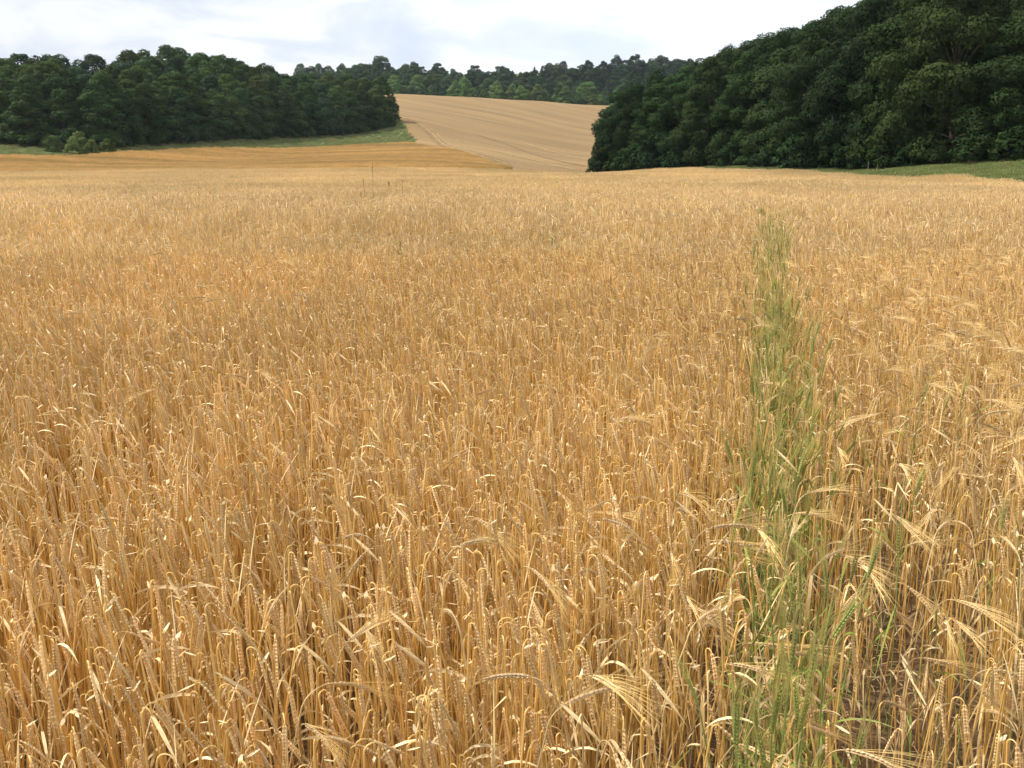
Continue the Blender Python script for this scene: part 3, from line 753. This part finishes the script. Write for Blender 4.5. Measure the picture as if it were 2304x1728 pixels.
def plant_tree(t):
    cm, tm, H = protos[t['key']][t['k']]
    r = bpy.data.objects.new(t['name'], None); COL.objects.link(r)
    r.location = (t['x'], t['y'], t['z']); r.rotation_euler = (0, 0, t['rz']); r.scale = (t['s'] * t['wide'], t['s'] * t['wide'], t['s'])
    tag(r, t['label'], t['cat'], t['group'])
    c = link('crown', cm, r); c.color = t['col']
    link('trunk', tm, r)
def plant_all():
    """the 290 trees that show largest become things, the ones hidden inside the woods are one mass"""
    W, Hh = 1024, 230; buf = np.full((Hh, W), -1); yy, xx = np.mgrid[0:Hh, 0:W]
    def pr(x, y, z):
        z = z - EYE; dp = y * math.cos(PITCH) - z * math.sin(PITCH)
        return 512 + F_PX * x / dp, 384 - F_PX * (y * math.sin(PITCH) + z * math.cos(PITCH)) / dp, F_PX / dp
    for i in sorted(range(len(TREES)), key=lambda i: -TREES[i]['y']):
        t = TREES[i]; a, r1, f = pr(t['x'], t['y'], t['z']); _, r0, _ = pr(t['x'], t['y'], t['z'] + t['h'])
        R_ = 5.6 * t['s'] * t['wide'] * f * (.45 if t['key'] == 'bush' else 1)
        m = (((xx - a) / max(R_, .5)) ** 2 + ((yy - (r0 + r1) / 2) / max((r1 - r0) / 2, .5)) ** 2) < 1
        buf[m] = i
    n = np.bincount(buf[buf >= 0].ravel(), minlength=len(TREES))
    bl = sorted([i for i in range(len(TREES)) if TREES[i]['name'] == 'broadleaf_tree'], key=lambda i: -n[i])
    keep = set(i for i in bl[:290] if n[i] > 2)
    hid = [i for i in bl if i not in keep]
    for i, t in enumerate(TREES):
        if i not in hid: plant_tree(t)
    kinds = sorted(set((TREES[i]['key'], TREES[i]['k']) for i in hid)); src = [protos[a][b][0] for a, b in kinds]
    o = gn_scatter('inner_woodland', [(TREES[i]['x'], TREES[i]['y'], TREES[i]['z']) for i in hid], [(0, 0, TREES[i]['rz']) for i in hid],
                   [TREES[i]['s'] for i in hid], [kinds.index((TREES[i]['key'], TREES[i]['k'])) for i in hid], src)
    for so in bpy.data.collections['inner_woodland_kinds'].objects: so.color = (*DARK, 1)
    o.color = (*DARK, 1)
    tag(o, 'mass of dark tree crowns deep inside the woods behind their front rows', 'woodland', kind='stuff')
SHADED_DARK = (0.022, 0.044, 0.014); SHADED_MID = (0.033, 0.063, 0.020); SHADED_OLIVE = (0.038, 0.060, 0.018)  # right wood greens: its shade is painted in as darker leaf colour
DARK = (0.034, 0.064, 0.019); MID = (0.053, 0.092, 0.024); BLUE = (0.044, 0.082, 0.034); OLIVE = (0.062, 0.086, 0.022); LIGHT = (0.085, 0.125, 0.048); YEL = (0.10, 0.135, 0.04)
def tonename(t): return {SHADED_DARK: 'shaded dark green', SHADED_MID: 'deep green', SHADED_OLIVE: 'dark olive', DARK: 'dark green', MID: 'mid green', BLUE: 'bluish green', OLIVE: 'olive green', LIGHT: 'light green', YEL: 'yellow green'}[t]
ORD = ['first', 'second', 'third', 'fourth', 'fifth', 'sixth', 'seventh', 'eighth', 'ninth', 'tenth', 'eleventh', 'twelfth', 'thirteenth', 'fourteenth', 'fifteenth', 'sixteenth', 'seventeenth', 'eighteenth', 'nineteenth', 'twentieth',
       'twenty-first', 'twenty-second', 'twenty-third', 'twenty-fourth', 'twenty-fifth', 'twenty-sixth', 'twenty-seventh', 'twenty-eighth', 'twenty-ninth', 'thirtieth'] + ['thirty-' + w for w in ('first', 'second', 'third', 'fourth', 'fifth', 'sixth', 'seventh', 'eighth', 'ninth')] + ['fortieth']
def along(pl, step):
    """points every step metres along a polyline"""
    P = [np.array(p[:2]) for p in pl]; outp = []; acc = 0
    for a, b in zip(P[:-1], P[1:]):
        L = np.linalg.norm(b - a)
        while acc < L: outp.append(a + (b - a) * acc / L); acc += step
        acc -= L
    return outp
def pxof(x, y):
    z = gz(x, y) - EYE; return 512 + F_PX * x / (y * math.cos(PITCH) - z * math.sin(PITCH))

# left wood: rows climbing the slope behind its front edge
def rowset(front, offs, step, keyf, tonef, hf, where, group, pxmin, pxmax, depthdir, widef=lambda k: 1.0):
    for k, off in enumerate(offs):
        ctr = 0
        base = [(p[0] + depthdir[0] * off, p[1] + depthdir[1] * off) for p in front]
        for q in along(base, step if k else step * .85):
            x = q[0] + tr.uniform(-1.2, 1.2); y = q[1] + tr.uniform(-1.2, 1.2) * (1 if k else .4)
            px = pxof(x, y)
            if px < pxmin or px > pxmax(off): continue
            tone = tonef(k, px); ctr += 1
            rowname = ['front row', 'second row', 'third row', 'fourth row', 'fifth row', 'sixth row', 'back row', 'back row'][k]
            tree(keyf(k), x, y, hf(k, px), tone, '%s tree, %s from the left in the %s of %s' % (tonename(tone), ORD[min(ctr - 1, len(ORD) - 1)], rowname, where), group, widef(k))
lw = [place(p[0], p[1], p[2] + 6) for p in left_wood_front]
def ltone(k, px):
    return tr.choice([DARK, DARK, MID, MID, BLUE, OLIVE] if k else [DARK, MID, BLUE, MID])
rowset(lw, [0, 9, 19, 31, 45, 62], 8.2, lambda k: 'mid_skirt' if k < 1 else tr.choice(['mid_skirt', 'mid_wide', 'mid_tall', 'mid_wide']), ltone,
       lambda k, px: (np.interp(px, [0, 300, 400], [13.5, 13.8, 13.6]) + tr.uniform(-1.3, 0.8)) * (0.92 if k == 0 else 1.02), 'the left wood', 'trees of the left wood',
       -70, lambda off: 390 - off * 0.9, (-0.25, 1), lambda k: tr.uniform(.95, 1.35))
# bushes in front of the left wood
for px, row, d, h, tone, lab in ((55, 149, 206, 3.4, YEL, 'small yellow green bush standing out at the left foot of the left wood'),
                                 (79, 150, 205, 4.4, YEL, 'rounded yellow green bush, the taller of the pair at the wood foot'),
                                 (92, 150.5, 205, 3.2, YEL, 'low pale green bush spilling onto the grass before the left wood'),
                                 (108, 150, 207, 3.2, OLIVE, 'olive bush at the right end of the pale bushes before the wood')):
    x, y, z = place(px, row, d); tree('bush', x, y, h, tone, lab, 'bushes before the left wood', 1.1, 'bush', 'bush')
# right wood
rw = [place(p[0], p[1], p[2] + 5) for p in right_wood_front[1:]]
def rh(k, px):
    b = np.interp(px, [590, 620, 700, 780, 850, 950, 1024, 1200], [7.5, 11.5, 13.0, 14.5, 17.5, 17.0, 14.0, 15]) if k == 0 else np.interp(px, [600, 660, 740, 800, 860, 960, 1024], [12, 13.5, 14.5, 15, 18, 18.5, 17])
    return b * tr.uniform(.94, 1.07)
rowset(rw, [0, 8, 17, 28, 41, 56], 7.6, lambda k: tr.choice(['near_skirt', 'near_wide']) if k < 2 else tr.choice(['near_tall', 'near_wide']),
       lambda k, px: tr.choice([SHADED_DARK, SHADED_DARK, SHADED_MID, SHADED_MID, SHADED_OLIVE]) if px > 640 else SHADED_DARK, rh, 'the right wood', 'trees of the right wood', 611, lambda off: 1160, (0.30, 1), lambda k: tr.uniform(.9, 1.15))
x, y, z = place(600, 173, 160); tree('near_skirt', x, y, 5.2, SHADED_DARK, 'low dark tree at the left tip of the right wood', 'trees of the right wood', 1.1)
# low growth at the feet of the woods
for q in along([place(p[0], p[1], p[2] - .5) for p in right_wood_front[1:]], 3.6):
    px = pxof(*q)
    if 597 < px < 1100:
        t = tr.choice([SHADED_DARK, SHADED_MID, SHADED_DARK]); tree('bush', q[0] + tr.uniform(-.6, .6), q[1] + tr.uniform(-.5, 1), tr.uniform(2.2, 4.6), t, 'dark shrub in the unbroken undergrowth along the foot of the right wood', 'undergrowth shrubs of the right wood', 1.2, 'shrub', 'shrub')
for q in along([place(p[0], p[1], p[2] + 1.5) for p in left_wood_front], 4.6):
    px = pxof(*q)
    if -40 < px < 391:
        t = tr.choice([DARK, MID, DARK]); tree('bush', q[0] + tr.uniform(-.6, .6), q[1] + tr.uniform(-.5, 1), tr.uniform(2.6, 4.6), t, 'dark shrub in the unbroken undergrowth along the foot of the left wood', 'undergrowth shrubs of the left wood', 1.25, 'shrub', 'shrub')
# far wood
FARD = (0.036, 0.068, 0.026); FARL = (0.110, 0.185, 0.050); FARM = (0.056, 0.098, 0.036)
for ri, (d, r0, step, hh, tones, rn) in enumerate(((612, 108, 8.5, 11, [FARL, FARL, FARM, YEL], 'nearest row'), (634, 107, 10, 15, [FARL, FARM, FARL, FARM], 'second row'), (662, 100, 11, 15.5, [FARM, FARM, FARL], 'third row'),
                                     (700, 94, 11.5, 16, [FARM, FARD, FARD], 'fourth row'), (742, 88, 9, 15, [FARD], 'fifth row'), (790, 80, 7, 14.5, [FARD, FARD, FARM], 'skyline row'))):
    xa = place(300 if ri > 2 else 384, r0, d)[0]; xb = place(735 if ri > 2 else 700, r0, d)[0]; x = xa; c = 0
    while x < xb:
        px = pxof(x, d)
        t = tr.choice(tones); 
        if px < 460 and ri > 2: t = FARM
        c += 1; h = hh * tr.uniform(.66, 1.12)
        nm = {FARD: 'dark', YEL: 'yellow green', FARL: 'light green', FARM: 'mid green'}[t]
        key = tr.choice(['mid_wide', 'mid_wide', 'mid_tall', 'mid_skirt']) if ri > 1 else 'mid_skirt'; lab = '%s distant tree, %s from the left in the %s of the far wood' % (nm, ORD[min(c - 1, 39)], rn)
        if ri == 5 and (505 < px < 550 and tr.random() < .4):
            tree('conifer', x, d + tr.uniform(-4, 4), hh * tr.uniform(.85, 1.05), FARD, 'dark pointed conifer, ' + ORD[c - 1] + ' tree from the left on the far skyline', 'trees of the far wood', 1.7, 'conifer')
        else:
            if ri == 5 and any(abs(px - q) < 5 for q in (380, 616, 637, 662)): h = hh * 1.25
            tree(key, x, d + tr.uniform(-5, 5), h, t, lab, 'trees of the far wood', tr.uniform(1.15, 1.5))
        x += step * tr.uniform(.5, 1.1)

plant_all()
# ------------------------------------------------------------------ wheel marks on the stubble, litter, weeds
M_track = mat('worn_stubble', (0.175, 0.107, 0.042), 0.95, noise=[((1.2, .2, 1), .7, 1.25, 3)])
M_pale = mat('pale_stubble', (0.27, 0.18, 0.065), 0.95, noise=[((.8, .15, 1), .8, 1.2, 3)])
def track(name, pts_, w, m):
    P = np.array([place(*p)[:2] for p in pts_])
    t = np.linspace(0, len(P) - 1, 160); xs = np.interp(t, range(len(P)), P[:, 0]); ys_ = np.interp(t, range(len(P)), P[:, 1])
    for _ in range(12):
        xs[1:-1] = (xs[:-2] + xs[1:-1] * 2 + xs[2:]) / 4; ys_[1:-1] = (ys_[:-2] + ys_[1:-1] * 2 + ys_[2:]) / 4
    tx = np.gradient(xs); ty = np.gradient(ys_); l = np.hypot(tx, ty); nx, ny = -ty / l, tx / l
    wv = w * (1 + .35 * np.sin(np.arange(160) * .7) * np.sin(np.arange(160) * .23)); wv[0] = wv[-1] = .05
    V = []
    for sg in (-.5, .5):
        x_, y_ = xs + nx * wv * sg, ys_ + ny * wv * sg
        V.append(np.stack([x_, y_, ground_z(x_, y_) + .05], 1))
    V = np.concatenate(V); F = [(i, i + 1, 160 + i + 1, 160 + i) for i in range(159)]
    mb = MB(); mb.add(V, F, (.3, .3, .3)); tag(link(name, mb.mesh(name, m, smooth=True)), kind='structure')
c1 = [(399, 117.5, 362), (414, 121, 352), (428, 128, 325), (437, 137, 298), (450, 147, 265), (470, 156, 238), (500, 163, 215)]
track('wheel_track', c1, 1.1, M_track)
track('wheel_track', [(p[0] + 5 + i * .6, p[1] - .6, p[2] + 1) for i, p in enumerate(c1)], 0.7, M_track)
track('field_path', [(p[0] + 9, p[1] + 2.2, p[2] - 6) if i else (401, 121, 350) for i, p in enumerate(c1)], 1.6, M_pale)
track('wheel_track', [(478, 135, 330), (510, 146, 300), (545, 156, 255), (585, 166, 220)], 0.8, M_track)
track('field_path', [(470, 146, 285), (500, 154, 262), (540, 162, 235), (575, 170, 208)], 1.0, M_pale)
track('field_path', [(520, 141, 320), (560, 152, 280), (600, 163, 235)], 0.9, M_pale)

mb = MB(); lr_ = np.random.default_rng(9)
for _ in range(9000):
    y_ = 0.5 + 7 * lr_.random(); x_ = lr_.uniform(-1, 1) * (0.6 * y_ + .8); a = lr_.uniform(0, 6.28); l = lr_.uniform(.02, .12)
    d_ = np.array([math.cos(a), math.sin(a), 0]); b_ = np.array([x_, y_, lr_.uniform(.003, .02)])
    ribbon(mb, [b_, b_ + d_ * l * .5 + [0, 0, .006], b_ + d_ * l], [.003, .004, .002], np.array([-d_[1], d_[0], 0]), np.array([.5, .34, .16]) * lr_.uniform(.5, 1.1))
tag(link('straw_litter', mb.mesh('straw_litter', M_barley)), 'broken straw and dead leaves lying on the soil between the barley stems', 'straw', kind='stuff')

M_weed = mat('dry_weed', use_attr='tone', rough=0.8, trans=.1, spec=.1)
def weed(name, x, y, h, lean, branches, c, label, cat, group='weeds standing in and beside the crop', leafy=False, seed=0):
    r = random.Random(seed); z0 = gz(x, y)
    e_ = bpy.data.objects.new(name, None); COL.objects.link(e_); e_.location = (x, y, z0); tag(e_, label, cat, group)
    m = MB(); top = np.array([lean, 0, h])
    tube(m, [np.zeros(3), top * .5 + [.01, 0, 0], top], [.006, .0045, .002], 5, c); tips = [top]
    for b in range(branches):
        f = r.uniform(.55, .92); p = top * f; a = r.uniform(0, 6.28); l = r.uniform(.06, .2)
        q = p + np.array([math.cos(a) * l * .6, math.sin(a) * l * .6, l]); tube(m, [p, (p + q) / 2 + [math.cos(a) * .02, 0, -.01], q], [.003, .0025, .0015], 4, c); tips.append(q)
    link('stem', m.mesh(name + '_stem', M_weed), e_)
    m = MB()
    for t_ in tips:
        for k in range(9):
            o_ = np.array([r.gauss(0, .006), r.gauss(0, .006), -.011 * k]); octa(m, t_ + o_, t_ + o_ + [r.gauss(0, .008), r.gauss(0, .008), .02], .006, np.array([1., 0, 0]), np.array([0, 1., 0]), np.array(c) * r.uniform(.7, 1.3))
    link('seed_head', m.mesh(name + '_seed', M_weed), e_)
    if leafy:
        for k in range(6):
            m = MB(); p = top * r.uniform(.5, .95); a = r.uniform(0, 6.28); d_ = np.array([math.cos(a), math.sin(a), 0]); l = r.uniform(.1, .22)
            ribbon(m, [p, p + d_ * l * .5 + [0, 0, l * .5], p + d_ * l + [0, 0, l * .45]], [.008, .03, .003], np.array([-d_[1], d_[0], 0]), np.array(c) * r.uniform(.8, 1.3))
            link('leaf', m.mesh(name + '_leaf', M_weed), e_)
BR = (0.13, 0.10, 0.06); GR = (0.20, 0.23, 0.08); PALE = (0.42, 0.38, 0.26)
def wat(px, d): X_ = (px - 512) / F_PX * (d * .974 + .3); return X_, d
for k, (nm, px, d, h, ln, br, c, lab, lf) in enumerate((
    ('weed_stalk', 373, 20, 1.42, .02, 1, (0.34, 0.25, .13), 'tallest thin dry weed stalk rising far above the barley, left of centre', False),
    ('dock_stalk', 366, 21, 1.12, -.03, 2, BR, 'dark dead dock stalk with two upright tips just left of the tallest weed stalk', False),
    ('dock_stalk', 385, 22, 1.08, .09, 2, BR, 'short dark dock stalk tilting right, to the right of the tallest weed stalk', False),
    ('weed_stalk', 403, 22, 1.10, 0, 1, (0.34, 0.25, .13), 'faint dry stalk standing alone right of the dark dock stalks', False),
    ('green_weed', 568, 15.5, .80, .05, 2, GR, 'green leafy weed showing above the barley in the middle of the field', True),
    ('green_weed', 401, 9.5, .70, .03, 2, GR, 'low green weed tuft in the barley left of centre', True),
    ('green_weed', 549, 10.5, .74, .03, 2, GR, 'dull green weed half hidden in the barley near the centre', True),
    ('thistle', 868, 82, 1.3, 0, 5, PALE, 'pale thistle at the left end of the bright grass, before the right wood', True),
    ('thistle', 876, 83, 1.0, .1, 5, PALE, 'shorter pale thistle next to the taller one at the grass edge', True),
    ('thistle', 961, 66, .8, 0, 6, PALE, 'pale flowering thistle on the bright grass at right', True),
    ('hedge_weed', 588, 141, 1.9, .2, 5, (0.05, .07, .03), 'dark scraggy weed beside the left tip of the right wood', True),
    ('hedge_weed', 502, 156, 1.8, 0, 2, (0.12, .12, .06), 'lone upright weed at the far end of the orange crop', False))):
    weed(nm, *wat(px, d), h, ln, br, c, lab, 'weed', leafy=lf, seed=k)

# ------------------------------------------------------------------ haze
bm_ = MB()
x0, x1, y0, y1, z0, z1 = -6500, 6500, -60, 2700, -120, 160
V = [(x, y, z) for z in (z0, z1) for y in (y0, y1) for x in (x0, x1)]
bm_.add(V, [(0, 2, 3, 1), (4, 5, 7, 6), (0, 1, 5, 4), (2, 6, 7, 3), (0, 4, 6, 2), (1, 3, 7, 5)], (1, 1, 1))
hm = bpy.data.materials.new('haze'); hm.use_nodes = True; hn = hm.node_tree; hn.nodes.clear()
ho = hn.nodes.new('ShaderNodeOutputMaterial'); hv = hn.nodes.new('ShaderNodeVolumePrincipled')
hv.inputs['Color'].default_value = (0.78, 0.86, 1.0, 1); hv.inputs['Density'].default_value = 0.00006; hv.inputs['Anisotropy'].default_value = 0.2
hn.links.new(hv.outputs[0], ho.inputs['Volume'])
tag(link('haze', bm_.mesh('haze', hm)), 'thin pale haze that softens the far wood', 'haze', kind='stuff')
